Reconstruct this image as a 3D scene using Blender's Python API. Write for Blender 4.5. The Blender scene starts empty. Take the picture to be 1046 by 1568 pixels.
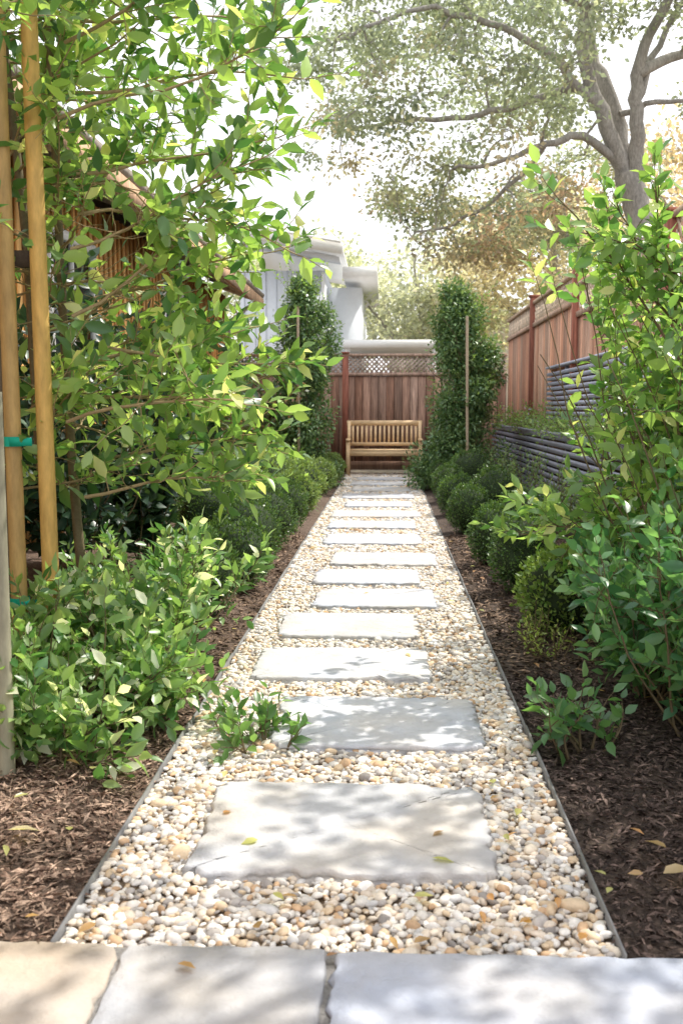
import bpy, math, random
import numpy as np
from mathutils import Vector, noise as mnoise
rng=np.random.default_rng(7); random.seed(7)
scene=bpy.context.scene
scene.view_settings.view_transform='Standard'; scene.view_settings.look='None'; scene.view_settings.exposure=0
coll=scene.collection
def A(x): return np.array(x,dtype=float)
def unit(v): 
    v=np.asarray(v,float); return v/np.maximum(np.linalg.norm(v,axis=-1,keepdims=True),1e-9)
# ---------------------------------------------------------------- mesh building
def mkmesh(name,V,C,fs,mat,smooth,parent):
    C=np.concatenate([C,np.ones((len(C),1))],1)
    loops=np.concatenate([f.ravel() for f in fs]); tot=np.concatenate([np.full(len(f),f.shape[1]) for f in fs])
    st=np.concatenate([[0],np.cumsum(tot)[:-1]])
    me=bpy.data.meshes.new(name)
    me.vertices.add(len(V)); me.vertices.foreach_set('co',V.ravel().astype(np.float32))
    me.loops.add(len(loops)); me.loops.foreach_set('vertex_index',loops.astype(np.int32))
    me.polygons.add(len(tot)); me.polygons.foreach_set('loop_start',st.astype(np.int32))
    me.update(calc_edges=True)
    at=me.color_attributes.new('Col','FLOAT_COLOR','POINT'); at.data.foreach_set('color',C.ravel().astype(np.float32))
    if smooth: me.polygons.foreach_set('use_smooth',np.ones(len(tot),bool))
    me.materials.append(mat)
    ob=bpy.data.objects.new(name,me); coll.objects.link(ob)
    if parent: ob.parent=parent
    return ob
def build(name,parts,mat,smooth=False,parent=None):
    vs=[];fs=[];cs=[];off=0
    for v,f,c in parts:
        v=np.asarray(v,float); f=np.asarray(f,int)
        c=np.asarray(c,float)
        if c.ndim==1: c=np.tile(c,(len(v),1))
        vs.append(v);cs.append(c);fs.append(f+off);off+=len(v)
    return mkmesh(name,np.concatenate(vs),np.concatenate(cs),fs,mat,smooth,parent)
def empty(name,loc=(0,0,0)):
    e=bpy.data.objects.new(name,None); e.empty_display_size=.2; coll.objects.link(e); return e
BF=A([[0,3,2,1],[4,5,6,7],[0,1,5,4],[1,2,6,5],[2,3,7,6],[3,0,4,7]]).astype(int)
def box(x0,x1,y0,y1,z0,z1,c=(1,1,1)):
    return (A([[x0,y0,z0],[x1,y0,z0],[x1,y1,z0],[x0,y1,z0],[x0,y0,z1],[x1,y0,z1],[x1,y1,z1],[x0,y1,z1]]),BF,A(c))
def beam(p,q,w,t,c=(1,1,1),up=(0,0,1)):
    p=A(p);q=A(q);d=unit(q-p);s=unit(np.cross(d,A(up)));n=np.cross(s,d)
    v=[]
    for o in(p,q):
        for a,b in((-1,-1),(1,-1),(1,1),(-1,1)): v.append(o+s*a*w/2+n*b*t/2)
    return (A(v),A([[0,1,2,3],[7,6,5,4],[0,4,5,1],[1,5,6,2],[2,6,7,3],[3,7,4,0]]).astype(int),A(c))
def tube(pts,r0,r1,sides=6,c=(1,1,1),radii=None):
    pts=A(pts);n=len(pts)
    t=np.gradient(pts,axis=0);t=unit(t)
    ref=A([0.3,0.9,0.1]) if abs(t[0][2])>.7 else A([0,0,1.])
    s=unit(np.cross(t,ref));u=np.cross(s,t)
    r=np.linspace(r0,r1,n) if radii is None else A(radii)
    a=np.linspace(0,2*np.pi,sides,endpoint=False)
    ring=s[:,None,:]*np.cos(a)[None,:,None]+u[:,None,:]*np.sin(a)[None,:,None]
    v=(pts[:,None,:]+ring*r[:,None,None]).reshape(-1,3)
    i=np.arange(n-1)[:,None];j=np.arange(sides)[None,:];j2=(j+1)%sides
    f=np.stack([i*sides+j,i*sides+j2,(i+1)*sides+j2,(i+1)*sides+j],-1).reshape(-1,4)
    return (v,f,A(c))
# ---------------------------------------------------------------- materials
def newmat(name):
    m=bpy.data.materials.new(name);m.use_nodes=True;nt=m.node_tree
    b=nt.nodes['Principled BSDF'];return m,nt,b
def N(nt,t,**k):
    n=nt.nodes.new(t)
    for a,b in k.items():setattr(n,a,b)
    return n
def surf(name,scale=20,stretch=(1,1,1),lo=.7,hi=1.2,rough=.8,bump=.3,bdist=.01,tint=(1,1,1),tint2=None,spec=.3,scale2=None,detail=6):
    m,nt,b=newmat(name);L=nt.links
    at=N(nt,'ShaderNodeAttribute',attribute_name='Col')
    tc=N(nt,'ShaderNodeTexCoord');mp=N(nt,'ShaderNodeMapping');mp.inputs['Scale'].default_value=stretch
    L.new(tc.outputs['Object'],mp.inputs['Vector'])
    nz=N(nt,'ShaderNodeTexNoise');nz.inputs['Scale'].default_value=scale;nz.inputs['Detail'].default_value=detail;nz.inputs['Roughness'].default_value=.65
    L.new(mp.outputs[0],nz.inputs['Vector'])
    n2=N(nt,'ShaderNodeTexNoise');n2.inputs['Scale'].default_value=scale2 or scale*.13;n2.inputs['Detail'].default_value=3
    L.new(mp.outputs[0],n2.inputs['Vector'])
    mr=N(nt,'ShaderNodeMapRange');mr.inputs[1].default_value=.3;mr.inputs[2].default_value=.7;mr.inputs[3].default_value=lo;mr.inputs[4].default_value=hi
    L.new(nz.outputs[0],mr.inputs[0])
    mr2=N(nt,'ShaderNodeMapRange');mr2.inputs[1].default_value=.3;mr2.inputs[2].default_value=.7;mr2.inputs[3].default_value=(lo+1)/2;mr2.inputs[4].default_value=(hi+1)/2
    L.new(n2.outputs[0],mr2.inputs[0])
    mu=N(nt,'ShaderNodeMath',operation='MULTIPLY');L.new(mr.outputs[0],mu.inputs[0]);L.new(mr2.outputs[0],mu.inputs[1])
    vm=N(nt,'ShaderNodeVectorMath',operation='SCALE');L.new(at.outputs['Color'],vm.inputs[0]);L.new(mu.outputs[0],vm.inputs['Scale'])
    v2=N(nt,'ShaderNodeVectorMath',operation='MULTIPLY');L.new(vm.outputs[0],v2.inputs[0]);v2.inputs[1].default_value=tint
    if tint2:
        n3=N(nt,'ShaderNodeTexNoise');n3.inputs['Scale'].default_value=(scale2 or scale*.13)*1.7;n3.inputs['Detail'].default_value=5
        L.new(tc.outputs['Object'],n3.inputs['Vector'])
        m3=N(nt,'ShaderNodeMapRange');m3.inputs[1].default_value=.4;m3.inputs[2].default_value=.62;L.new(n3.outputs[0],m3.inputs[0])
        mc=N(nt,'ShaderNodeMixRGB');mc.inputs[1].default_value=(*tint,1);mc.inputs[2].default_value=(*tint2,1);L.new(m3.outputs[0],mc.inputs[0]);L.new(mc.outputs[0],v2.inputs[1])
    L.new(v2.outputs[0],b.inputs['Base Color'])
    b.inputs['Roughness'].default_value=rough;b.inputs['Specular IOR Level'].default_value=spec
    bp=N(nt,'ShaderNodeBump');bp.inputs['Strength'].default_value=bump;bp.inputs['Distance'].default_value=bdist
    L.new(nz.outputs[0],bp.inputs['Height']);L.new(bp.outputs[0],b.inputs['Normal'])
    return m
def leafmat(name,trans=.45,rough=.45,spec=.4,ttint=(1.9,1.7,.6)):
    m,nt,b=newmat(name);L=nt.links
    at=N(nt,'ShaderNodeAttribute',attribute_name='Col')
    L.new(at.outputs['Color'],b.inputs['Base Color']);b.inputs['Roughness'].default_value=rough;b.inputs['Specular IOR Level'].default_value=spec
    tr=N(nt,'ShaderNodeBsdfTranslucent');v2=N(nt,'ShaderNodeVectorMath',operation='MULTIPLY');L.new(at.outputs['Color'],v2.inputs[0]);v2.inputs[1].default_value=ttint
    L.new(v2.outputs[0],tr.inputs['Color'])
    mx=N(nt,'ShaderNodeMixShader');mx.inputs[0].default_value=trans
    L.new(b.outputs[0],mx.inputs[1]);L.new(tr.outputs[0],mx.inputs[2])
    L.new(mx.outputs[0],nt.nodes['Material Output'].inputs['Surface'])
    return m
M_leaf=leafmat('leaf_foliage',.45,.34,.8,(1.7,1.75,.85))
M_dark=leafmat('glossy_dark_leaf',trans=.22,rough=.33,spec=.5)
M_far=leafmat('distant_leaf',trans=.5,rough=.7,spec=.2,ttint=(1.5,1.4,.95))  # distant foliage: haze is put into its pale, greyed leaf colours
M_bark=surf('bark',30,(1,1,.3),.6,1.3,.9,.6,.02)
M_twig=surf('twig_bark',60,(1,1,1),.8,1.2,.8,.2,.005)
M_fence=surf('redwood_boards',28,(1.6,1.6,.12),.5,1.35,.8,.4,.006,scale2=5)
M_teak=surf('teak',40,(.2,1,1),.8,1.15,.6,.15,.003)
M_cedar=surf('cedar_siding',22,(1,1.5,.12),.6,1.3,.75,.3,.006)
M_slate=surf('bluestone',7,(1,1,1),.84,1.10,.75,.9,.022,(.94,.98,1.05),(1.04,1.0,.94),scale2=1.8,detail=14)
M_peb=surf('pebble',70,(1,1,1),.8,1.15,.7,.15,.003)
M_mulch=surf('mulch',60,(1,1,1),.35,1.6,.95,1.0,.02)
M_gbase=surf('gravel_bed',110,(1,1,1),.6,1.2,.9,1.0,.01)
M_paint=surf('painted_wall',8,(1,1,1),.96,1.03,.6,.0,.001)
M_metal=surf('edging_metal',40,(1,1,1),.8,1.1,.5,.1,.002)
M_stain=surf('grey_stained_slats',30,(1.5,.15,1.5),.8,1.2,.6,.2,.003)
M_ground=surf('soil_ground',3,(1,1,1),.7,1.3,.95,.5,.03)
M_roof=surf('roof_shingle',12,(1,1,1),.7,1.2,.9,.4,.01)
M_pole=surf('peeled_pole',30,(1,1,.25),.7,1.2,.6,.3,.004)
mg,ntg,bg=newmat('window_glass');bg.inputs['Base Color'].default_value=(.05,.06,.07,1);bg.inputs['Roughness'].default_value=.05;bg.inputs['Specular IOR Level'].default_value=.8
# ---------------------------------------------------------------- leaves
TF=A([[0,0,0],[-.38,.24,.05],[-.44,.56,.03],[0,1,-.14],[.44,.56,.03],[.38,.24,.05],[0,.26,-.02],[0,.62,-.05]])
TFt=A([[0,6,1],[7,3,2],[0,5,6],[7,4,3]]).astype(int);TFq=A([[6,7,2,1],[6,5,4,7]]).astype(int)
TQ=A([[0,0,0],[-.5,.48,.06],[0,1,-.08],[.5,.48,.06]]);TQf=A([[0,3,2,1]]).astype(int)
def leafgeo(P,D,Nn,L,W,C,full=True):
    P=A(P);D=unit(D);S=unit(np.cross(D,A(Nn)));U=np.cross(S,D)
    L=A(L);W=A(W);T=TF if full else TQ
    v=P[:,None]+S[:,None]*(T[None,:,0:1]*W[:,None,None])+D[:,None]*(T[None,:,1:2]*L[:,None,None])+U[:,None]*(T[None,:,2:3]*L[:,None,None])
    n=len(P);k=len(T);off=(np.arange(n)*k)[:,None,None]
    C=A(C);c=np.repeat(C,k,0) if C.ndim==2 else np.tile(C,(n*k,1))
    v=v.reshape(-1,3)
    if full:return v,[(TFt[None]+off).reshape(-1,3),(TFq[None]+off).reshape(-1,4)],c
    return v,[(TQf[None]+off).reshape(-1,4)],c
def leafobj(name,P,D,Nn,L,W,C,mat,full=True,parent=None):
    v,f,c=leafgeo(P,D,Nn,L,W,C,full)
    return mkmesh(name,v,c,f,mat,False,parent)
def colmix(n,c1,c2,c3=None,p3=0.0,var=.2):
    t=rng.random((n,1))**1.2;c=A(c1)*(1-t)+A(c2)*t
    if c3 is not None:
        m=rng.random(n)<p3;c[m]=A(c3)
    return c*(1+rng.uniform(-var,var,(n,1)))
def spath(p0,d0,L,n=6,up=0.,jit=.15):
    p=A(p0);d=unit(d0);o=[p.copy()]
    for i in range(n):
        d=unit(d+A([0,0,up])+rng.normal(0,jit,3));p=p+d*L/n;o.append(p.copy())
    return A(o)
class Plant:
    def __init__(s,name,leafL=.07,ratio=.42,c1=(.05,.10,.02),c2=(.11,.2,.03),c3=None,p3=0,mat=None,full=True,twigc=(.16,.12,.07),spacing=.03,flat=.6,keep=None):
        s.name=name;s.P=[];s.D=[];s.L=leafL;s.r=ratio;s.c=(c1,c2,c3,p3);s.mat=mat or M_leaf;s.full=full;s.w=[];s.tc=twigc;s.sp=spacing;s.flat=flat;s.S=[];s.keep=keep
    def twig(s,p0,d0,L,up=0.,r=.003,scale=1.,start=.15,jit=.15):
        pts=spath(p0,d0,L,5,up,jit)
        if s.keep is not None and not s.keep(pts[3:4])[0]:return pts
        s.w.append(tube(pts,r,r*.4,4,s.tc))
        k=max(3,int(L/s.sp));ts=np.linspace(start,1,k)
        seg=ts*5;i=np.minimum(seg.astype(int),4);f=(seg-i)[:,None]
        pos=pts[i]*(1-f)+pts[i+1]*f;dr=unit(pts[i+1]-pts[i])
        ph=np.arange(k)*2.4+rng.random()*6
        a=unit(np.cross(dr,A([0,0,1.])+rng.normal(0,.05,3)));b=np.cross(a,dr)
        rad=a*np.cos(ph)[:,None]+b*np.sin(ph)[:,None]
        mix=np.linspace(.35,.9,k)[:,None]
        s.P.append(pos);s.D.append(unit(rad*(1.15-mix*.7)+dr*mix+rng.normal(0,.2,(k,3))));s.S.append(np.full(k,scale)*np.linspace(1.05,.8,k))
        return pts
    def branch(s,p0,d0,L,up=0.,r=.008,ntw=6,twL=.3,scale=1.,tmin=.2,jit=.12,tup=.05):
        pts=spath(p0,d0,L,7,up,jit);s.w.append(tube(pts,r,r*.35,5,s.tc))
        for j in range(ntw):
            t=rng.uniform(tmin,1)*7;i=min(int(t),6);p=pts[i]+(pts[i+1]-pts[i])*(t-i);dr=unit(pts[i+1]-pts[i])
            s.twig(p,dr*.6+rng.normal(0,.55,3)+A([0,0,.15]),twL*rng.uniform(.5,1.1),tup,max(r*.35,.0015),scale)
        s.twig(pts[-1],pts[-1]-pts[-2],twL*.8,tup,max(r*.35,.0015),scale)
        return pts
    def finish(s,keep=None):
        e=empty(s.name)
        P=np.concatenate(s.P);D=np.concatenate(s.D);S=np.concatenate(s.S)
        ok=P[:,2]>.01
        if keep is not None:ok&=keep(P)
        P=P[ok];D=D[ok];S=S[ok];n=len(P)
        Nn=A([0,0,1.])*s.flat+rng.normal(0,.45,(n,3))
        L=s.L*S*rng.uniform(.6,1.2,n);W=L*s.r*rng.uniform(.85,1.15,n)
        leafobj('leaves',P,D,Nn,L,W,colmix(n,*s.c[:2],s.c[2],s.c[3]),s.mat,s.full,e)
        if s.w:build('stems',s.w,M_twig,True,e)
        return e
def bush(name,bases,h,spread,nst=10,**k):
    bs=k.pop('ntw',7);tw=k.pop('twL',.22);up=k.pop('up',.03);pl=Plant(name,**k)
    for b in bases:
        for i in range(nst):
            az=rng.random()*6.283;ti=rng.uniform(.1,1)*spread
            d=A([math.cos(az)*ti,math.sin(az)*ti,1])
            pl.branch(A([b[0],b[1],0])+A([math.cos(az),math.sin(az),0])*rng.random()*.1,d,h*rng.uniform(.65,1.05)*(b[2] if len(b)>2 else 1),up,.006,bs,tw,tmin=.2)
    return pl
# ================================================================= GROUND
def grid(name,x0,x1,y0,y1,step,zf,c,mat,smooth=True):
    xs=np.arange(x0,x1+step*.5,step);ys=np.arange(y0,y1+step*.5,step);xs[-1]=x1;ys[-1]=y1
    X,Y=np.meshgrid(xs,ys);Z=np.vectorize(zf)(X,Y);v=np.stack([X,Y,Z],-1).reshape(-1,3);nx=len(xs);ny=len(ys)
    i=np.arange(ny-1)[:,None]*nx;j=np.arange(nx-1)[None]
    f=np.stack([i+j,i+j+1,i+j+1+nx,i+j+nx],-1).reshape(-1,4)
    return build(name,[(v,f,A(c))],mat,smooth)
build('ground',[(A([[-200,-100,-.06],[200,-100,-.06],[200,400,-.06],[-200,400,-.06]]),A([[0,1,2,3]]).astype(int),A([.16,.13,.09]))],M_ground)
PL,PR=-.71,.50
def mz(x,y):
    d=min(abs(x-PL),abs(x-PR));return -.005+.05*min(d/.5,1)+.03*mnoise.noise(Vector((x*2,y*2,0)))*min(d/.2,1)+.012*mnoise.noise(Vector((x*14,y*14,3)))*min(d/.1,1)
grid('mulch_bed',-2.9,PL-.004,1.99,18.2,.06,mz,(.15,.105,.08),M_mulch)  # left mulch coloured lighter than the right, sunlight put into its colour
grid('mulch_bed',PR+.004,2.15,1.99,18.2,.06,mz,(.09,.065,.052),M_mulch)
grid('gravel_path',PL+.002,PR-.002,1.99,17.9,.1,lambda x,y:-.012,(.50,.38,.27),M_gbase)
for x in (PL,PR):
    e=[]
    for a in np.arange(1.99,18.0,.5):e.append(box(x-.003,x+.003,a,a+.499,-.05,.022+.004*math.sin(a*5),(.25,.25,.25)))
    build('steel_edging',e,M_metal)
ST=[(-.50,.28,2.31,2.91),(-.40,.335,3.24,3.82),(-.58,.19,4.08,4.62),(-.56,.168,4.86,5.43),(-.43,.29,5.62,6.19),(-.485,.22,6.39,6.94),(-.42,.38,7.16,7.78),(-.55,.30,8.3,8.95),(-.57,.28,9.4,10.0),(-.6,.36,10.4,11.05),(-.5,.3,11.5,12.15),(-.58,.35,12.6,13.25),(-.5,.32,13.7,14.35),(-.55,.33,14.8,15.45),(-.5,.3,15.9,16.5)]
def slab(name,x0,x1,y0,y1,seed,col,ztop=.03,n=60,rough=.02,th=.06,cc=.05):
    pts=[]
    for (ax,ay),(bx,by) in (((x0,y0),(x1,y0)),((x1,y0),(x1,y1)),((x1,y1),(x0,y1)),((x0,y1),(x0,y0))):
        for i in range(n):
            t=i/n;pts.append((ax+(bx-ax)*t,ay+(by-ay)*t))
    pts=A(pts);c=A([(x0+x1)/2,(y0+y1)/2]);h=A([(x1-x0)/2,(y1-y0)/2])
    q=(pts-c)/h
    m=np.abs(q).min(1);cn=np.array([mnoise.noise(Vector((np.sign(a)*1.7+seed,np.sign(b)*2.3,seed))) for a,b in q])
    cut=np.clip((m-.88)/.12,0,1)**1.5*cc*np.clip(1+1.8*cn,0.1,2.2)
    q=q*(1-cut[:,None]);pts=c+q*h
    off=np.array([rough*1.5*mnoise.noise(Vector((a*2.5+seed,b*2.5,1)))+rough*1.2*abs(mnoise.noise(Vector((a*8+seed,b*8,5))))+rough*.7*mnoise.noise(Vector((a*31+seed,b*31,9))) for a,b in pts])
    nrm=unit(np.where(np.abs(q)>=np.abs(q).max(1,keepdims=True)-.03,np.sign(q),0.));pts=pts-nrm*np.abs(off)[:,None]*.8+nrm*(off*.4)[:,None]
    rings=[];m_=len(pts)
    for s,z in((.004,ztop-th),(.010,ztop-.02),(.001,ztop-.014),(.0055,ztop-.011),(-.001,ztop-.002),(-.004,ztop)):
        jj=np.array([mnoise.noise(Vector((a*22,b*22,z*140+seed))) for a,b in pts]);p=pts+nrm*s
        rings.append(np.column_stack([p+nrm*(jj*.010)[:,None],np.full(m_,z)+jj*.001]))
    for k in range(1,9):
        f=1-k/9;p=c+(pts-nrm*.004-c)*f
        zz=np.array([ztop+.0025*mnoise.noise(Vector((a*5,b*5,seed))) for a,b in p]);rings.append(np.column_stack([p,zz]))
    rings.append(np.array([[c[0],c[1],ztop]]))
    V=np.concatenate(rings);F=[];nr=len(rings)-1
    i=np.arange(m_);i2=(i+1)%m_
    for r in range(nr-1):F.append(np.stack([r*m_+i,r*m_+i2,(r+1)*m_+i2,(r+1)*m_+i],-1))
    tri=np.stack([(nr-1)*m_+i,(nr-1)*m_+i2,np.full(m_,nr*m_)],-1)
    return mkmesh(name,V,np.tile(A(col),(len(V),1)),[np.concatenate(F),tri],M_slate,False,None)
for k,(a,b,c,d) in enumerate(ST):
    t=rng.uniform(.93,1.05);col=A([.56,.565,.59])*t if k%3 else A([.58,.565,.555])*t
    slab('stepping_stone',a,b,c,d,k*7.3+1,col,.026,rough=.038,cc=.07)
slab('flagstone_paving',-1.9,-.555,.5,1.99,91,(.54,.46,.38),.02,60,.012,cc=.02)
slab('flagstone_paving',-.545,-.122,.5,1.987,95,(.49,.48,.48),.022,60,.009,cc=.015)
slab('flagstone_paving',-.108,1.9,.5,1.975,97,(.51,.53,.59),.024,60,.009,cc=.01)
slab('flagstone_paving',-1.9,.2,-.9,.485,98,(.38,.37,.37),.022,60,.006,cc=.01)
slab('flagstone_paving',.215,1.9,-.9,.485,99,(.38,.39,.42),.022,60,.006,cc=.01)
build('mortar_bed',[box(-2.6,2.1,-1,1.985,-.05,.012,(.40,.38,.37))],M_gbase)
import bmesh
def ico(sub):
    bm=bmesh.new();bmesh.ops.create_icosphere(bm,subdivisions=sub,radius=1);bm.verts.ensure_lookup_table()
    v=A([x.co[:] for x in bm.verts]);f=A([[q.index for q in p.verts] for p in bm.faces]).astype(int);bm.free();return v,f
pal=A([[.80,.76,.70],[.74,.64,.53],[.70,.55,.38],[.50,.46,.43],[.84,.81,.77],[.62,.42,.26],[.36,.33,.31],[.78,.69,.57],[.64,.63,.62]])
wts=A([.19,.17,.12,.09,.14,.065,.06,.12,.07]);wts/=wts.sum()
def inst(base,f,P,S,C,jit=.12):
    n=len(P);k=len(base)
    az=rng.random(n)*6.283;tl=rng.normal(0,.4,n);ca,sa,ct,st=np.cos(az),np.sin(az),np.cos(tl),np.sin(tl)
    R=np.zeros((n,3,3));R[:,0,0]=ca;R[:,0,1]=-sa*ct;R[:,0,2]=sa*st;R[:,1,0]=sa;R[:,1,1]=ca*ct;R[:,1,2]=-ca*st;R[:,2,1]=st;R[:,2,2]=ct
    loc=base[None]*(1+rng.normal(0,jit,(n,k,1)))*S[:,None,:]
    v=np.einsum('nij,nkj->nki',R,loc)+P[:,None]
    return (v.reshape(-1,3),(f[None]+(np.arange(n)*k)[:,None,None]).reshape(-1,3),np.repeat(C,k,0))
def pebs(y0,y1,sp,r,sub,zz=0.):
    xs=np.arange(PL+.012,PR-.008,sp);ys=np.arange(y0,y1,sp);X,Y=np.meshgrid(xs,ys);P=np.stack([X.ravel(),Y.ravel()],-1);P=P+rng.uniform(-.5,.5,P.shape)*sp
    P[:,0]=np.clip(P[:,0],PL+.01,PR-.01)
    ok=np.ones(len(P),bool)
    for a,b,c,d in ST:
        ok&=~((P[:,0]>a+.02)&(P[:,0]<b-.02)&(P[:,1]>c+.02)&(P[:,1]<d-.02))
    P=P[ok];n=len(P)
    s=r*np.exp(rng.normal(0,.3,n));S=np.stack([s*rng.uniform(1,1.6,n),s*rng.uniform(.75,1.1,n),s*rng.uniform(.5,.8,n)],-1)
    z=rng.uniform(-.006,.008,n)+zz
    C=pal[rng.choice(len(pal),n,p=wts)]*rng.uniform(.85,1.08,(n,1))
    v,f=ico(sub);return inst(v,f,np.column_stack([P,z]),S,C,.055 if sub>1 else .1)
build('gravel',[pebs(1.995,4.2,.0155,.0092,2),pebs(4.2,8,.019,.011,1),pebs(8,17.8,.028,.016,1)],M_peb,True)
def chips(x0,x1,y0,y1,n,c1,c2,sc=1.):
    x=rng.uniform(x0,x1,n);y=rng.uniform(y0,y1,n);z=A([mz(a,b) for a,b in zip(x,y)])+rng.uniform(0,.012,n)
    P=np.stack([x,y,z],-1);az=rng.random(n)*6.283;D=np.stack([np.cos(az),np.sin(az),rng.normal(0,.25,n)],-1)
    L=rng.uniform(.012,.05,n)*sc;W=rng.uniform(.004,.012,n)*sc
    t=rng.random((n,1))**1.5;C=(A(c1)*(1-t)+A(c2)*t)
    v,f,c=leafgeo(P,D,A([0,0,1.])+rng.normal(0,.4,(n,3)),L,W,C,False);return (v,f[0],c)
build('wood_mulch_chips',[chips(-1.9,-.72,2.0,3.6,16000,(.18,.11,.08),(.68,.49,.37)),chips(-1.5,-.72,3.6,9,9000,(.12,.08,.055),(.45,.31,.22),1.4),  # left foreground chips coloured lighter, as if sunlit
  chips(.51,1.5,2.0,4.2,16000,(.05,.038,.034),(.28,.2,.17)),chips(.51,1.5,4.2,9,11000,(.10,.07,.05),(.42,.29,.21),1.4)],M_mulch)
n=190;x=rng.uniform(-1.3,1.1,n);y=2+rng.random(n)**1.5*12;z=np.where((x>PL)&(x<PR),.022,.06)+.006
for i in range(n):
    for a,b,c,d in ST:
        if a<x[i]<b and c<y[i]<d:
            z[i]=.031
            if rng.random()<.7:z[i]=-.5
az=rng.random(n)*6.28
C=A([[.6,.38,.17],[.65,.5,.28],[.42,.27,.14],[.6,.33,.15],[.5,.5,.2]])[rng.integers(0,5,n)]
leafobj('fallen_leaves',np.stack([x,y,z],-1),np.stack([np.cos(az),np.sin(az),np.full(n,.05)],-1),A([0,0,1.])+rng.normal(0,.2,(n,3)),rng.uniform(.025,.06,n),rng.uniform(.015,.028,n),C,M_leaf)
leafobj('fallen_leaves',A([[.66,2.3,.05],[.70,2.42,.06],[-.98,2.45,.06],[-1.05,2.2,.06],[-1.25,2.5,.06],[-.42,1.9,.03],[-.12,1.94,.03]]),A([[.8,.3,.1],[-.6,.6,.1],[1,.2,.05],[.7,-.6,.1],[.3,.8,.1],[.7,-.3,.1],[.6,.3,.1]]),A([[0,0,1.],[.2,0,1],[0,.2,1],[0,0,1],[.1,0,1],[0,.1,1],[0,.1,1]]),A([.09,.06,.08,.085,.07,.045,.025]),A([.05,.035,.045,.045,.04,.022,.015]),A([[.75,.58,.34],[.6,.42,.2],[.72,.64,.4],[.66,.55,.32],[.6,.45,.26],[.5,.3,.14],[.4,.2,.1]]),M_leaf)
# ================================================================= FENCES
def fcol():
    t=rng.random();c=A([.36,.185,.12])*(1-t)+A([.46,.32,.25])*t
    return c*rng.uniform(.6,1.3)
POST=(.32,.12,.08)
def lattice(mk,u0,u1,z0,z1,sp=.085):
    out=[];H=z1-z0
    for side in(0,1):
        for o in np.arange(u0-H,u1+.001,sp):
            a=o
            ta=max(0,(u0-a)/H);tb=min(1,(u1-a)/H)
            if tb-ta<.05:continue
            p=(a+H*ta,z0+H*ta);q=(a+H*tb,z0+H*tb)
            if side:p=(u0+u1-p[0],p[1]);q=(u0+u1-q[0],q[1])
            out.append((mk(p[0],p[1],side),mk(q[0],q[1],side)))
    return out
YF=18.2
def backfence():
    e=empty('wood_fence');B=[];x=-2.88
    while x<2.13:
        w=min(.138,2.14-x);B.append(box(x+.003,x+w,YF,YF+.018+.006*rng.random(),.04,1.74,fcol()));x+=.143
    B.append(box(-2.88,2.13,YF+.03,YF+.045,.04,1.738,(.12,.07,.05)))
    build('boards',B,M_fence,False,e)
    R=[box(-2.9,2.14,YF-.02,YF+.05,1.742,1.80,(.48,.33,.26)),box(-2.9,2.14,YF-.04,YF+.06,2.09,2.14,(.5,.35,.27)),box(-2.9,2.14,YF-.015,YF-.001,.05,.2,(.3,.18,.12))]
    for px in(-2.82,-.76,1.3):
        R.append(box(px-.055,px+.055,YF-.075,YF+.035,0,2.088,POST));R.append(box(px-.07,px+.07,YF-.09,YF+.065,2.142,2.17,POST))
    build('rails_and_posts',R,M_fence,False,e)
    La=[]
    for u0,u1 in((-2.76,-.82),(-.70,1.24),(1.36,2.12)):
        for p,q in lattice(lambda u,z,s:A([u,YF+.005+.011*s,z]),u0,u1,1.80,2.09):La.append(beam(p,q,.03,.009,(.62,.5,.43),(0,1,0)))  # brown strips coloured pale, backlight painted into the colour
    build('lattice',La,M_fence,False,e)
backfence()
XR=2.15
def rightfence():
    e=empty('wood_fence');B=[];R=[];La=[]
    posts=[18.15,15.0,11.6,7.8,4.6,1.6,-1.]
    for a,b in zip(posts[1:],posts[:-1]):
        top=2.72 if a>11 else (2.56 if a>7 else 2.62)
        y=a+.05
        while y<b-.06:
            w=min(.138,b-.055-y)
            B.append(box(XR,XR+.02+.005*rng.random(),y,y+w,.04,top-.38,fcol()*A([1.4,1.3,1.2])));y+=.143
        B.append(box(XR+.03,XR+.045,a+.052,b-.057,.04,top-.382,(.12,.07,.05)))
        R.append(box(XR-.03,XR+.05,a+.051,b-.056,top-.378,top-.32,(.5,.34,.25)));R.append(box(XR-.03,XR+.05,a+.051,b-.056,top-.045,top,(.55,.4,.28)))
        R.append(box(XR-.06,XR+.05,a-.05,a+.05,0,top+.06,POST));R.append(box(XR-.075,XR+.065,a-.065,a+.065,top+.062,top+.09,POST))
        for p,q in lattice(lambda u,z,s:A([XR+.004+.011*s,u,z]),a+.05,b-.06,top-.32,top-.045,.11):La.append(beam(p,q,.03,.009,(.7,.57,.44),(1,0,0)))  # pale lattice again: light from behind is put into the colour
    build('boards',B,M_fence,False,e);build('rails_and_posts',R,M_fence,False,e);build('lattice',La,M_fence,False,e)
rightfence()
def slats(name,X,y0,y1,z0,z1,sp=.062,h=.04,col=(.10,.11,.135)):
    e=empty(name);S=[];z=z0
    while z+h<=z1+.001:
        S.append(box(X-.012,X+.012,y0,y1,z,z+h,A(col)*rng.uniform(.85,1.15)));z+=sp
    build('slats',S,M_stain,False,e)
    P=[box(X+.014,X+.06,y-.03,y+.03,0,z1+.0,A(col)*.8) for y in np.arange(y0+.1,y1,1.5)]+[box(X-.03,X+.05,y0,y1,z1+.004,z1+.03,A(col)*1.3)]
    build('frame',P,M_stain,False,e)
slats('slatted_planter_wall',1.86,1.5,17.8,.06,.86,.075,.05,col=(.24,.255,.32))
slats('slatted_screen',2.10,1.5,13.3,.95,1.66,.062,.042,(.36,.39,.49))
build('planter_soil',[box(1.93,2.07,1.5,17.8,0,.78,(.07,.045,.035))],M_mulch)
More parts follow.
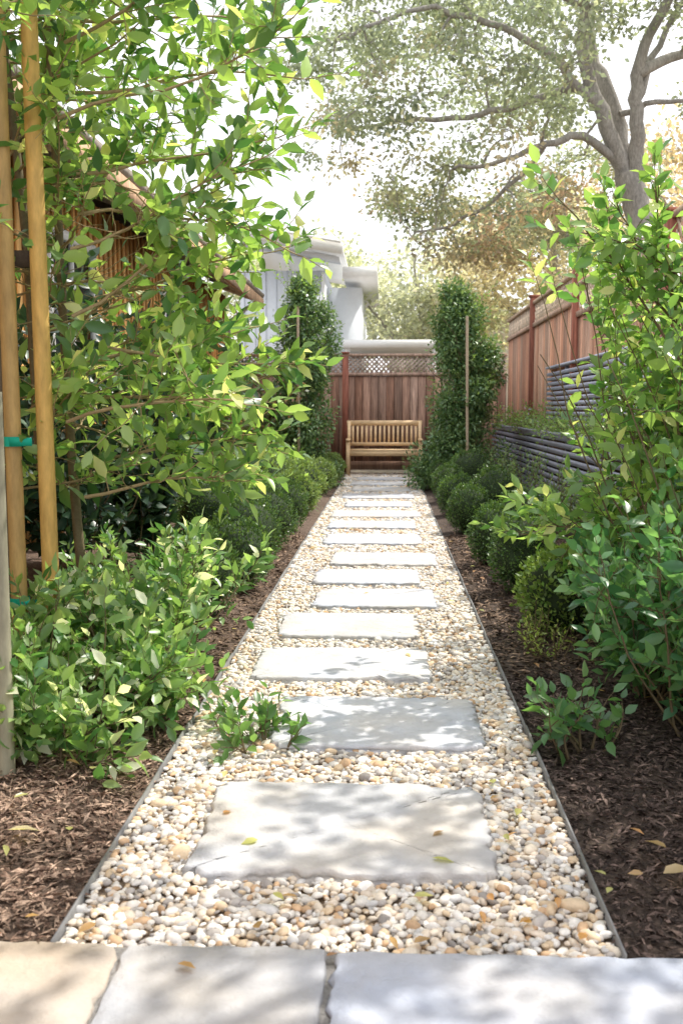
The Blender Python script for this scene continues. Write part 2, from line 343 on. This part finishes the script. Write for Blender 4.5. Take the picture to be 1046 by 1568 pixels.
# ================================================================= BENCH
def bench():
    e=empty('garden_bench');cx=-.05;hw=.655;y=17.15;T=(.88,.64,.38)
    def c():return A(T)*rng.uniform(.92,1.06)
    for i,sx in enumerate((-1,1)):
        xx=cx+sx*(hw-.03)
        build(f'front_leg_{i+1}',[box(xx-.03,xx+.03,y,y+.06,.01,.60,c())],M_teak,False,e)
        build(f'back_leg_{i+1}',[beam((xx,y+.50,.01),(xx,y+.50,.42),.055,.055,c(),(0,1,0)),beam((xx,y+.50,.40),(xx,y+.60,.93),.055,.05,c(),(0,1,0))],M_teak,False,e)
        build(f'armrest_{i+1}',[box(xx-.035,xx+.035,y-.03,y+.52,.602,.63,c())],M_teak,False,e)
        build(f'side_rail_{i+1}',[box(xx-.02,xx+.02,y+.062,y+.47,.34,.40,c())],M_teak,False,e)
    build('seat',[box(cx-hw,cx+hw,y+.01+k*.082,y+.01+k*.082+.07,.425+(.004 if k%2 else 0)-(.012 if k in(2,3) else 0),.447,c()) for k in range(6)],M_teak,False,e)
    build('front_apron',[box(cx-hw+.062,cx+hw-.062,y+.012,y+.04,.34,.422,c())],M_teak,False,e)
    build('backrest_top_rail',[beam((cx-hw-.01,y+.60,.90),(cx+hw+.01,y+.60,.90),.04,.09,c())],M_teak,False,e)
    build('backrest_lower_rail',[beam((cx-hw+.06,y+.52,.53),(cx+hw-.06,y+.52,.53),.035,.06,c())],M_teak,False,e)
    n=15
    build('backrest_slats',[beam((cx-hw+.10+(2*hw-.2)*i/(n-1),y+.525,.555),(cx-hw+.10+(2*hw-.2)*i/(n-1),y+.595,.86),.036,.016,c(),(0,1,0)) for i in range(n)],M_teak,False,e)
    build('stretcher',[box(cx-hw+.06,cx+hw-.06,y+.24,y+.28,.345,.395,c())],M_teak,False,e)
bench()
# ================================================================= HOUSES
def cedar_house():
    e=empty('cedar_house');X=-2.9;B=[];y=-1.
    wins=[(8.6,9.8,1.35,2.65),(13.0,14.2,1.35,2.65),(4.2,5.2,1.35,2.65)]
    while y<18:
        segs=[(.0,3.15)]
        for a,b,c,d in wins:
            if y+.17>a-.09 and y<b+.09:segs=[(0,c-.09),(d+.09,3.15)]
        for s0,s1 in segs:
            B.append(box(X-.1,X+rng.uniform(-.004,.004),y+.002,y+.172,s0,s1,A([.85,.50,.18])*rng.uniform(.75,1.15)));B.append(box(X+.006,X+.022,y-.018,y+.018,s0,s1,A([.66,.36,.12])*rng.uniform(.8,1.1)))
        y+=.176
    B.append(box(-9,X-.101,-1,18.,0,3.15,(.4,.22,.09)))
    B.append((A([[-9,18.01,3.15],[X,18.01,3.15],[-5.95,18.01,4.45],[-9,-1,3.15],[X,-1,3.15],[-5.95,-1,4.45]]),A([[0,1,2],[3,5,4]]).astype(int),A([.4,.22,.09])))
    build('walls',B,M_cedar,False,e)
    W=[];G=[]
    for a,b,c,d in wins:
        W+=[box(X-.02,X+.035,a-.088,a,c-.088,d+.088,(.85,.85,.82)),box(X-.02,X+.035,b,b+.088,c-.088,d+.088,(.85,.85,.82)),box(X-.02,X+.03,a+.001,b-.001,d,d+.086,(.8,.79,.76)),box(X-.02,X+.05,a+.001,b-.001,c-.086,c,(.8,.79,.76)),box(X-.02,X+.02,(a+b)/2-.02,(a+b)/2+.02,c+.001,d-.001,(.75,.75,.72))]
        G.append(box(X-.06,X-.03,a,b,c,d,(.1,.1,.1)))
    build('window_frames',W,M_paint,False,e);build('window_glass',G,mg,False,e)
    zx=lambda x:3.10+(-2.3-x)*.36
    build('roof',[beam((-4.15,-1.4,zx(-4.15)+.12),(-4.15,18.6,zx(-4.15)+.12),3.98,.07,(.3,.26,.22),(.34,0,.94)),beam((-7.8,-1.4,zx(-4.15)+.12),(-7.8,18.6,zx(-4.15)+.12),3.98,.07,(.16,.13,.11),(-.34,0,.94))],M_roof,False,e)
    R=[box(-2.32,-2.285,-1.4,18.6,2.98,3.16,(.5,.32,.2))]
    for y in np.arange(-1,18.5,.6):R.append(beam((-2.33,y,zx(-2.33)-.0),(-3.0,y,zx(-3.0)-.0),.045,.11,(.8,.7,.56)))
    build('fascia_and_rafters',R,M_cedar,False,e)
    build('downspout',[tube([(-2.36,17.8,3.0),(-2.8,17.8,2.7),(-2.83,17.8,.1)],.035,.035,8,(.5,.5,.48))],M_paint,True,e)
cedar_house()
def white_house():
    e=empty('white_house');c=(.72,.76,.82);w=(.9,.9,.9)
    B=[box(-4.1,-1.75,28,36,0,4.95,c),box(-1.749,-.75,29,36,0,4.6,c)]
    for x in np.arange(-4.0,-1.8,.3):B.append(box(x,x+.03,27.985,27.999,0,4.95,(.58,.62,.68)))
    build('walls',B,M_paint,False,e)
    build('roof',[beam((-4.3,26.9,5.92),(-1.2,26.9,5.36),.12,.30,w),beam((-4.3,31.5,6.08),(-1.25,31.5,5.53),9.4,.06,w),beam((-4.3,27.6,5.70),(-1.3,27.6,5.16),1.25,.05,(.6,.62,.66)),box(-1.25,-.3,28.0,36.5,4.78,5.05,w)],M_paint,False,e)
    build('door_panel',[box(-2.25,-1.85,27.96,27.98,.2,3.9,(.9,.9,.9))],M_paint,False,e)
    build('corner_trim',[box(-1.83,-1.74,27.95,27.983,0,4.9,(.9,.9,.9)),box(-2.36,-2.27,27.95,27.983,0,4.2,(.6,.62,.66))],M_paint,False,e)
    e2=empty('carport');build('roof',[box(-1.15,1.35,26,30.,2.72,2.92,w)],M_paint,False,e2)
    build('posts',[box(x,x+.12,y,y+.12,0,2.719,w) for x in(-1.1,1.15) for y in(26.1,29.8)],M_paint,False,e2)
    e3=empty('tan_house');build('walls',[box(.1,6,38,46,0,3.6,(.66,.58,.46)),(A([[.1,38,3.6],[6,38,3.6],[3.0,38,5.3]]),A([[0,1,2]]).astype(int),A([.66,.58,.46]))],M_paint,False,e3)
    build('roof',[beam((1.45,37.4,4.55),(1.45,46.5,4.55),3.9,.16,(.5,.42,.35),(-.52,0,.85)),beam((4.55,37.4,4.55),(4.55,46.5,4.55),3.9,.16,(.5,.42,.35),(.52,0,.85))],M_roof,False,e3)
    build('window',[box(1,2,37.95,37.98,1.2,2.6,(.1,.1,.1))],mg,False,e3)
white_house()
# ================================================================= PLANTS
def boxwood(x,y,r,h,c1=(.055,.13,.045),c2=(.16,.28,.085),name='boxwood_shrub',L=.022,n=3800):
    e=empty(name);s=rng.random()*50
    v,f=ico(3)
    def rad(d):return A([1+.18*mnoise.noise(Vector(tuple(q*2.2+s)))+.12*mnoise.noise(Vector(tuple(q*6+s))) for q in d])
    d=unit(rng.normal(size=(n,3)));k=rad(d)*(rng.uniform(.86,1.08,n))
    P=d*k[:,None]*A([r,r,h/2])+A([x,y,h/2+.02])
    D=unit(d+rng.normal(0,.5,(n,3))+A([0,0,.5]))
    Nn=d+rng.normal(0,.5,(n,3));ok=P[:,2]>.02
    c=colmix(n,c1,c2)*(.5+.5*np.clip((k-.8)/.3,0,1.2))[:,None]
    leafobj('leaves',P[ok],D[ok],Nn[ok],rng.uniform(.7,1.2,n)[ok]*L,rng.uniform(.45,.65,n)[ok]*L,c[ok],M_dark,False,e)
    vv=v*rad(v)[:,None]*.84*A([r,r,h/2])+A([x,y,h/2+.02]);build('dark_core',[(vv,f,A([.03,.05,.02]))],M_twig,True,e)  # solid dark core added to block the view through the leaves
for a in[(.84,6.15,.2,.48),(.78,7.2,.18,.42),(1.05,7.7,.22,.5),(.76,9.2,.2,.42),(1.05,9.9,.25,.55),(.75,10.7,.2,.42),(.76,12.2,.2,.45),(.78,13.6,.22,.45),(1.1,12.9,.3,.6),(.80,15.2,.24,.5),
         (-.98,8.0,.23,.5),(-1.0,7.0,.24,.50),(-1.02,5.35,.2,.46),(-.96,9.2,.22,.48),(-.95,6.15,.21,.44),(-1.35,7.5,.25,.6)]:
    boxwood(*a)
for a in[(.88,5.0,.2,.42)]:boxwood(*a,c1=(.16,.29,.07),c2=(.31,.45,.13),L=.03,n=2600,name='privet_shrub')
for a in[(-1.0,10.6,.25,.45),(-1.05,12.0,.28,.5),(-.98,13.4,.28,.45),(-.98,14.8,.26,.4),(-1.3,11.2,.3,.6),(-.95,16.2,.25,.4)]:boxwood(*a,c1=(.18,.3,.1),c2=(.33,.45,.18),L=.035,n=3000,name='pittosporum_shrub')
def vine(x,y,h,w,seed,taper,nc):
    e=empty('climbing_vine_on_stake');PP=[];OO=[]
    for i in range(nc):
        t=((i+rng.random())/nc)**.9;z=.12+t*(h-.15);prof=w*(1-taper*t**1.5);a=rng.random()*6.283;q=prof*rng.uniform(0,1)**.6*(1 if t<.9 else .5)
        c=A([x+q*math.cos(a)+.10*math.sin(z*2.2+seed),y+q*math.sin(a),z]);rr=rng.uniform(.14,.27)*(1-.3*t);k=int(3900*rr*rr+70)
        d=unit(rng.normal(size=(k,3)));g=d*rr*(rng.random((k,1))**.4)*A([1,1,1.25]);PP.append(c+g);OO.append(d)
    P=np.concatenate(PP);O=np.concatenate(OO);n=len(P)
    D=unit(O+rng.normal(0,.6,(n,3))+A([0,0,-.1]))
    ok=P[:,2]>.03;c=colmix(n,(.075,.16,.075),(.24,.37,.15))
    leafobj('leaves',P[ok],D[ok],(O*.6+A([0,0,.7])+rng.normal(0,.4,(n,3)))[ok],rng.uniform(.04,.08,n)[ok],rng.uniform(.022,.038,n)[ok],c[ok],M_dark,False,e)
    st=[tube([(x,y-w*.98,0),(x-.02,y-w*.68,h*.86)],.022,.02,8,(.45,.36,.26)),tube([(x+.1,y,0),(x+.05,y,h*1.)],.02,.015,8,(.3,.22,.15))]
    build('stake',st,M_twig,True,e)
    pl=Plant('x',leafL=.06,ratio=.45,c1=(.13,.23,.09),c2=(.3,.43,.15),full=False,spacing=.03)
    for i in range(60):
        a=rng.random()*6.28;zt=rng.uniform(.3,1.0)*h;rr=w*(1-taper*(zt/h))*.75
        pl.twig((x+rr*math.cos(a),y+rr*math.sin(a),zt),(math.cos(a)*.8,math.sin(a)*.8,.9),rng.uniform(.15,.38),.0,.003)
    for i in range(16):
        a=rng.random()*6.28;z0=rng.uniform(.3,.95)*h
        pl.w.append(tube(spath((x,y,z0*.6),(math.cos(a)*.4,math.sin(a)*.4,1),z0*.4,6,.02,.2),.008,.003,4,(.12,.09,.06)))
    pe=pl.finish();pe.name='outer_shoots';pe.parent=e
vine(-1.24,14.5,3.0,.50,3,.5,110);vine(1.1,14.3,2.8,.62,11,.5,135)
def strappy(x,y,n=70,L=.45,c=(.10,.21,.075)):
    parts=[]
    for i in range(n):
        az=rng.random()*6.28;p=spath((x+rng.normal(0,.05),y+rng.normal(0,.05),0),(math.cos(az)*rng.uniform(.2,.9),math.sin(az)*rng.uniform(.2,.9),1),L*rng.uniform(.7,1.2),6,-.28,.03)
        s=unit(np.cross(p[1]-p[0],A([0,0,1.])))*.013
        w=A([.6,1,1,.95,.8,.5,.05])[:,None];v=np.concatenate([p-s*w,p+s*w]);k=np.arange(6)
        parts.append((v,np.stack([k,k+1,k+8,k+7],-1),A(c)*rng.uniform(.7,1.6)))
    build('strap_leaf_plant',parts,M_leaf,True)
for a in[(-1.2,8.6),(-1.35,6.4),(-1.5,6.8),(-1.35,9.8),(-1.5,8.2),(-1.6,5.6),(-1.1,11.2),(-1.5,5.0),(-1.3,5.9),(-1.3,7.9)]:strappy(*a)
pl=bush('camellia_shrub',[(-1.85,5.7),(-2.0,7.0),(-2.05,8.6),(-2.25,4.9,.9),(-1.65,6.6,.7),(-2.1,10,.9)],1.85,.33,17,leafL=.11,ratio=.56,c1=(.02,.05,.032),c2=(.05,.10,.055),mat=M_dark,ntw=12,twL=.28,spacing=.025);pl.finish()
pl=bush('camellia_shrub',[(-1.9,12.6,.85),(-2.1,14,1),(-1.9,15.8,.9),(-2.1,11.4,.8)],1.6,.45,13,leafL=.10,ratio=.5,c1=(.07,.10,.05),c2=(.14,.19,.08),c3=(.34,.2,.1),p3=.12,mat=M_dark,full=False,ntw=9,twL=.3);pl.finish()
pl=bush('hydrangea_shrub',[(-1.5,10.4),(-1.55,12.),(-1.65,8.9,.9),(-1.5,13.5)],.6,.9,14,leafL=.12,ratio=.6,c1=(.17,.30,.09),c2=(.36,.5,.18),full=False,ntw=8,twL=.2,spacing=.035);pl.finish()
# --- espaliered tree on stakes (left foreground)
YG2,YG3=(.42,.58,.19),(.72,.74,.36)
pl=Plant('espaliered_tree',leafL=.10,ratio=.5,c1=(.06,.16,.055),c2=YG2,c3=YG3,p3=.07,spacing=.028,twigc=(.36,.27,.15))
trunks=[spath((-1.40,4.05,0),(0,0,1),3.6,10,.1,.03),spath((-1.50,3.9,0),(.0,0,1),3.5,10,.1,.03),spath((-1.3,4.25,0),(.0,.0,1),3.3,10,.1,.03)]
for t in trunks:pl.w.append(tube(t,.024,.012,7,(.2,.16,.1)))
for i in range(72):
    t=trunks[rng.integers(3)];f=rng.uniform(.16,1)**.8*10;k=min(int(f),9);p=t[k]+(t[k+1]-t[k])*(f-k)
    az=rng.normal(-.1,1.0)
    z=p[2];L=rng.uniform(.25,.6)*(1.3 if z>1.9 else .95)
    pl.branch(p,A([math.cos(az),math.sin(az),rng.uniform(-.1,.7)]),L,rng.uniform(-.06,.06),.006,7,.27,tmin=.15)
for p,d,L in[((-1.2,3.8,2.5),(1,-.1,.35),.95),((-1.2,3.7,2.2),(1,.0,.3),.95),((-1.2,3.9,1.9),(1,.1,.35),.85),((-1.2,3.8,2.8),(1,0,.2),.95),((-1.2,3.8,1.5),(1,0,.5),.85),((-1.2,3.7,1.1),(1,-.1,.3),.7),((-1.2,3.8,1.75),(1,.2,.2),.8),((-1.2,3.9,2.35),(1,.1,.1),.85),((-1.2,3.9,2.05),(1,.2,.0),.8),((-1.2,4.1,1.6),(1,.2,.1),.75),((-1.2,4.1,1.35),(1,.1,.2),.7),((-1.2,4.0,2.65),(1,.1,.1),.85),((-1.2,4.2,1.2),(1,.1,.1),.7),((-1.2,4.1,.95),(1,.1,.1),.6),((-1.2,3.9,.8),(1,-.1,.1),.6),((-1.15,4.0,1.15),(1,.0,.1),.65),((-1.15,4.0,1.4),(1,.0,.0),.7)]:
    pl.branch(p,d,L,-.01,.008,15,.27,tmin=.15)
for p,d,L in[((-1.6,3.6,3.0),(1,-.4,-.25),1.0),((-1.5,3.6,2.9),(.4,-1,-.3),.7),((-1.9,3.8,2.8),(1,-.3,-.1),.8),((-1.8,3.9,2.5),(1,-.5,-.1),.5),((-1.7,3.4,2.6),(.9,-.2,-.2),.6),((-1.5,3.5,2.75),(1,-.2,-.1),.8)]:
    pl.branch(p,d,L,-.02,.007,12,.25,tmin=.1)
def pruned(P):
    r=rng.random(len(P))
    m=(P[:,1]<3.55)&(P[:,0]<-1.0)&(P[:,2]<2.2)&(P[:,2]>.5)&(r<.7)
    m|=(P[:,2]>1.45)&(P[:,2]<2.0)&(P[:,0]<-.9)&(r<.68)
    m|=(P[:,2]>.75)&(P[:,2]<1.45)&(P[:,0]<-.95)&(r<.4)
    return ~m
pl.finish(pruned)
def stake(x,y,r,h,c,lean=0):
    build('wooden_stake',[tube([(x,y,-.02),(x+lean*.5,y,h*.5),(x+lean,y,h)],r,r*.95,14,c)],M_pole,True)
stake(-1.26,3.66,.032,3.4,(.66,.42,.13),-.03);stake(-1.37,3.62,.031,3.3,(.50,.33,.13),-.02);stake(-1.45,3.72,.02,3.3,(.17,.13,.09),-.02)
stake(-1.17,2.93,.028,1.2,(.38,.36,.26),-.0)
build('trellis_crossbar',[beam((-2.0,3.75,1.72),(-1.27,3.71,1.70),.03,.06,(.1,.075,.055))],M_twig)
for z,x,y in((1.03,-1.375,3.62),(.43,-1.37,3.62)):
    build('green_garden_tie',[tube([(x,y,z-.018),(x,y,z+.018)],.037,.037,14,(.01,.40,.28)),beam((x,y-.04,z),(x+.08,y-.03,z),.004,.03,(.01,.40,.28))],M_paint,False)
AB1,AB2,AB3=(.08,.20,.07),(.36,.51,.20),(.85,.87,.72)
pl=bush('abelia_shrub',[(-1.15,3.45,1),(-.98,3.75,.95),(-1.0,4.3,1.15),(-1.35,3.2,.9),(-1.2,4.8,1.1),(-.85,3.5,.6),(-1.6,3.7,1.2),(-1.1,3.1,.5)],.48,1.05,12,leafL=.08,ratio=.5,c1=AB1,c2=AB2,c3=AB3,p3=.10,ntw=8,twL=.2,spacing=.025);pl.finish()
pl=bush('groundcover_sprig',[(-.42,3.28),(-.50,3.4)],.085,2.6,6,leafL=.065,ratio=.55,c1=(.09,.2,.07),c2=(.2,.33,.11),ntw=3,twL=.1);pl.finish()
# --- right foreground shrub
def rk(P): # open space between the upper crown and the lower skirt on the path side
    return ~((P[:,2]>.88)&(P[:,2]<1.6)&(P[:,0]<.90))
pl=bush('flowering_shrub',[(1.38,4.3,1),(1.55,5.2,.9),(1.3,3.9,.75),(1.5,4.7,1),(1.25,4.6,.9)],1.95,.25,16,leafL=.09,ratio=.54,c1=(.09,.21,.07),c2=(.38,.53,.18),c3=(.7,.72,.36),p3=.07,ntw=12,twL=.27,spacing=.027,up=.0,keep=rk)
for p,d,L in[((1.25,4.4,1.5),(-.7,-.1,.7),.8),((1.2,4.2,1.35),(-.6,0,.9),.65),((1.25,4.4,1.5),(-.35,-.2,1),.6),((1.2,4.8,.6),(-.9,0,.25),.6),((1.2,4.6,.6),(-.9,.2,.1),.5),((1.3,4.3,1.6),(-.5,-.3,.5),.6),((1.3,4.3,1.5),(-.5,-.1,.6),.6),((1.2,4.5,.65),(-.9,-.2,0),.5)]:
    pl.branch(p,d,L,-.02,.007,12,.22,tmin=.15)
pl.finish(rk)
pl=bush('flowering_shrub',[(1.08,3.35,1),(1.2,3.8,1.2),(1.3,3.1,1.1),(1.0,3.8,.7),(1.5,3.5,1.5),(1.1,4.4,.9)],.70,.75,13,leafL=.08,ratio=.56,c1=(.06,.18,.09),c2=(.22,.40,.17),ntw=9,twL=.2,spacing=.026);pl.finish()
pl=bush('groundcover_sprig',[(.66,3.28)],.2,1.4,8,leafL=.075,ratio=.6,c1=(.08,.2,.09),c2=(.18,.34,.12),ntw=4,twL=.1);pl.finish()
pl=bush('spirea_shrub',[(.78,4.5),(.7,4.65)],.17,1.1,9,leafL=.03,ratio=.4,c1=(.25,.36,.09),c2=(.5,.58,.2),ntw=5,twL=.08,full=False);pl.finish()
pl=bush('lavender_shrub',[(1.5,6.2),(1.6,7.4),(1.5,8.6),(1.55,9.8),(1.55,11.5),(1.5,13)],.62,.55,14,leafL=.055,ratio=.42,c1=(.13,.23,.11),c2=(.28,.39,.17),c3=(.5,.4,.7),p3=.02,ntw=7,twL=.18,full=False);pl.finish()
pl=Plant('planter_hedge',leafL=.06,ratio=.45,c1=(.14,.26,.09),c2=(.36,.5,.17),c3=(.5,.4,.7),p3=.04,full=False)
for i in range(230):
    y=rng.uniform(3,17);pl.branch((2.0+rng.normal(0,.03),y,.76),(rng.normal(-.35,.4),rng.normal(0,.4),1),rng.uniform(.2,.42)*(1.4 if y<8 else 1),-.02,.004,5,.15)
pl.finish()
# ================================================================= TREES
def tree(name,limbs,cc,cr,ncl,nleaf,Lsz,cols,clr=.5,seed=0,thr=-.05,full=False,mat=None,barkc=(.36,.335,.31),shape=None,extra=None):
    e=empty(name);W=[];nodes=[]
    for pts,r0,r1 in limbs:
        pts=A(pts)
        tt=np.linspace(0,len(pts)-1,(len(pts)-1)*5+1);q=[]
        for t in tt:
            i=min(int(t),len(pts)-2);f=t-i;p0=pts[max(i-1,0)];p1=pts[i];p2=pts[i+1];p3=pts[min(i+2,len(pts)-1)]
            q.append(.5*((2*p1)+(-p0+p2)*f+(2*p0-5*p1+4*p2-p3)*f*f+(-p0+3*p1-3*p2+p3)*f**3))
        q=A(q)+rng.normal(0,.03,(len(q),3))
        rad=np.linspace(r0,r1,len(q));W.append(tube(q,0,0,9,barkc,rad))
        for p,r in list(zip(q,rad))[len(q)//4:]:nodes.append(np.append(p,r))
    nodes=A(nodes)
    cl=[];tries=0
    while len(cl)<ncl and tries<ncl*30:
        tries+=1;d=rng.uniform(-1,1,3)
        rr=np.linalg.norm(d)
        if rr>1:continue
        p=A(cc)+d*A(cr)
        if mnoise.noise(Vector(tuple(p*.38+seed)))<thr-(.0 if rr>.5 else -.1):continue
        if shape and not shape(p):continue
        cl.append(p)
    if extra is not None:cl+=list(extra)
    cl=A(cl);
    order=np.argsort([np.min(np.linalg.norm(nodes[:,:3]-c,axis=1)) for c in cl])
    P=[];D=[];C=[]
    for k in order:
        c=cl[k];dd=np.linalg.norm(nodes[:,:3]-c,axis=1);j=np.argmin(dd);s=nodes[j]
        L=dd[j]
        if L>.15:
            m=max(3,int(L/.25)+2);t=np.linspace(0,1,m)[:,None];pp=s[:3]*(1-t)+c*t
            pp[:,2]+=(.15*L*np.sin(t[:,0]*np.pi));pp[1:-1]+=rng.normal(0,.05*min(L,2),(m-2,3))
            r0=min(s[3]*.7,.018+L*.024);rd=np.linspace(r0,max(r0*.4,.009),m);W.append(tube(pp,0,0,5,barkc,rd))
            nodes=np.concatenate([nodes,np.column_stack([pp[1:],rd[1:]])])
        nl=int(nleaf*rng.uniform(.4,1.5))
        g=rng.normal(0,clr,(nl,3))*A([1,1,.6])*.6;P.append(c+g);D.append(unit(g+rng.normal(0,.3,(nl,3))+A([0,0,-.1])))
        base=cols(c);tone=rng.uniform(.65,1.3);C.append(np.tile(base*tone,(nl,1))*rng.uniform(.7,1.3,(nl,1)))
        for q in range(4):
            W.append(tube(spath(c,rng.normal(0,1,3),clr*.9,3,0,.3),.008,.003,3,barkc))
    P=np.concatenate(P);D=np.concatenate(D);C=np.concatenate(C);n=len(P)
    leafobj('leaves',P,D,rng.normal(0,1,(n,3))+A([0,0,.6]),rng.uniform(.7,1.3,n)*Lsz,rng.uniform(.45,.7,n)*Lsz,C,mat or M_far,full,e)
    build('trunk_and_limbs',W,M_bark,True,e)
def oakc(p):
    t=np.clip((6.4-p[2])/3.5+rng.normal(0,.4),0,1);return A([.33,.39,.30])*(1-t)+A([.56,.43,.34])*t  # leaf tones lightened and greyed to paint in the haze
oak=[([(5.45,21,-.05),(5.35,21,2),(5.2,21,4.6),(4.8,21,5.9)],.38,.25),
 ([(4.8,21,5.8),(4.2,20.8,7.05),(3.8,20.6,8.1),(3.84,20.4,9.4),(3.5,20.2,12)],.18,.06),
 ([(4.85,21,5.7),(4.6,21.3,7.2),(4.15,21.6,8.4),(4.25,21.8,9.6),(4.7,22,12.2)],.2,.06),
 ([(5.0,21,5.3),(4.95,20.8,6.6),(4.85,20.6,7.7),(5.35,20.3,9.0),(6.1,20,11)],.18,.06),
 ([(4.7,21,6.0),(3.9,20.6,6.5),(3.1,20.2,6.3),(2.24,19.9,5.9),(1.2,19.6,5.7)],.1,.03),
 ([(4.15,20.8,7.1),(3.2,20.4,8.0),(2.1,20,8.4),(.6,19.6,8.6),(-1.0,19.4,8.0)],.1,.03),
 ([(4.0,20.8,7.6),(2.9,21.2,7.4),(1.6,21.6,7.2),(.2,21.8,7.2),(-1.2,22,7.0)],.09,.03),
 ([(4.85,20.6,7.7),(5.8,21,8.2),(7.0,21.5,8.6),(8.6,22,9.0)],.12,.04),
 ([(4.6,21,7.0),(5.5,20.6,7.2),(6.3,20.4,7.1)],.07,.025),
 ([(4.9,20.7,7.2),(5.6,21.3,8.8),(6.6,21.6,10.3)],.09,.03),
 ([(3.84,20.4,9.4),(2.6,20.6,10.4),(1.2,20.8,11)],.08,.03),
 ([(3.85,20.5,8.9),(3.0,20.0,9.1),(1.8,19.6,9.5),(.4,19.4,9.9)],.07,.025),
 ([(3.1,20.2,6.3),(2.2,20.8,5.4),(1.2,21.2,4.9),(.4,21.4,4.8)],.05,.02)]
def oshape(p):
    if p[0]<-.3 and p[2]<6.2:return False
    if p[0]<.6 and p[2]<5.3:return False
    if p[0]<3.6 and p[2]<4.3:return False
    if 3.4<p[0]<6.8 and p[2]<8.3 and p[1]<22.3:return rng.random()<.1
    return True
ex=[]
for i in range(46):
    X=rng.uniform(-.1,3.7);ex.append(A([X,rng.uniform(20,23.5),rng.uniform(4.4+max(0,.9-X)*.9,6.2)]))
tree('oak_tree',oak,(3.2,21,7.9),(5.4,4.0,4.5),330,105,.125,oakc,.42,2,.0,shape=oshape,extra=ex)
tree('shade_tree',[([(3.2,4.3,0),(3.1,4.2,2),(2.8,4.0,3.4),(2.6,3.9,4.6)],.09,.04),([(2.9,4.1,3.2),(2.3,3.6,3.9),(1.6,3.3,4.3)],.04,.02),([(2.9,4.1,3.2),(3.0,3.2,4),(3.0,2.6,4.5)],.04,.02)],(2.6,3.55,4.1),(1.35,1.15,.7),52,44,.1,lambda p:A([.07,.13,.03]),.25,5,-.3,mat=M_leaf)
def gt(base):
    return lambda p:A(base)*rng.uniform(.85,1.2)
def bgtree(x,y,h,w,col,n,z0=None,L=.2,seed=0,nl=80):
    z0=z0 or h*.35
    tree('background_tree',[([(x,y,0),(x+.2,y,h*.3),(x,y,h*.6),(x-.3,y,h*.85)],.28,.06),([(x,y,h*.4),(x+w*.4,y,h*.6),(x+w*.7,y,h*.75)],.12,.04),([(x,y,h*.35),(x-w*.4,y+.5,h*.55),(x-w*.7,y,h*.7)],.12,.04)],
     (x,y,(h+z0)/2),(w,w*.8,(h-z0)/2),n,nl,L,gt(col),.8,seed,-.25,barkc=(.4,.37,.33))
bgtree(1.2,33,6.4,2.6,(.48,.52,.43),80,2.,.2,1)  # pale greyed crown colours stand in for haze
bgtree(5.2,31,7.5,3.4,(.60,.57,.45),110,2.2,.2,4)
bgtree(9.5,26,9.5,4.,(.66,.56,.40),110,2.5,.18,9)
bgtree(-5.,48,9.6,4.5,(.5,.55,.43),90,4,.27,12)
bgtree(-1.3,44,7.6,2.2,(.5,.54,.44),50,2,.22,15)
bgtree(12,40,10,5,(.55,.52,.4),70,2,.28,21)
bgtree(-14,42,10,5,(.45,.5,.37),50,2,.3,25)
# ================================================================= LIGHT / CAMERA
el=math.radians(55);rot=math.atan2(.8,.6)
sd=Vector((math.sin(rot)*math.cos(el),math.cos(rot)*math.cos(el),math.sin(el)))
sun=bpy.data.lights.new('sun','SUN');sun.energy=5;sun.angle=math.radians(.5);sun.color=(1,.95,.85)
so=bpy.data.objects.new('sun',sun);coll.objects.link(so);so.rotation_euler=sd.to_track_quat('Z','Y').to_euler();so.location=(20,20,40)
w=bpy.data.worlds.new('World');scene.world=w;w.use_nodes=True;nt=w.node_tree
sk=nt.nodes.new('ShaderNodeTexSky');sk.sky_type='NISHITA';sk.sun_disc=False;sk.sun_elevation=el;sk.sun_rotation=rot;sk.air_density=1.0;sk.dust_density=8;sk.ozone_density=1
mx=nt.nodes.new('ShaderNodeMixRGB');mx.inputs[0].default_value=.78;mx.inputs[2].default_value=(12.6,12.8,13.2,1)
nt.links.new(sk.outputs[0],mx.inputs[1])
nt.links.new(mx.outputs[0],nt.nodes['Background'].inputs[0]);nt.nodes['Background'].inputs[1].default_value=.15
cam=bpy.data.cameras.new('camera');co=bpy.data.objects.new('camera',cam);coll.objects.link(co);scene.camera=co
cam.sensor_fit='VERTICAL';cam.sensor_height=36;cam.sensor_width=24;cam.lens=35;cam.clip_end=1000;cam.clip_start=.05
co.location=(0,0,1.15);co.rotation_euler=(math.radians(90-5.92),0,math.radians(2.62))
cam.dof.use_dof=True;cam.dof.focus_distance=4.6;cam.dof.aperture_fstop=5.6
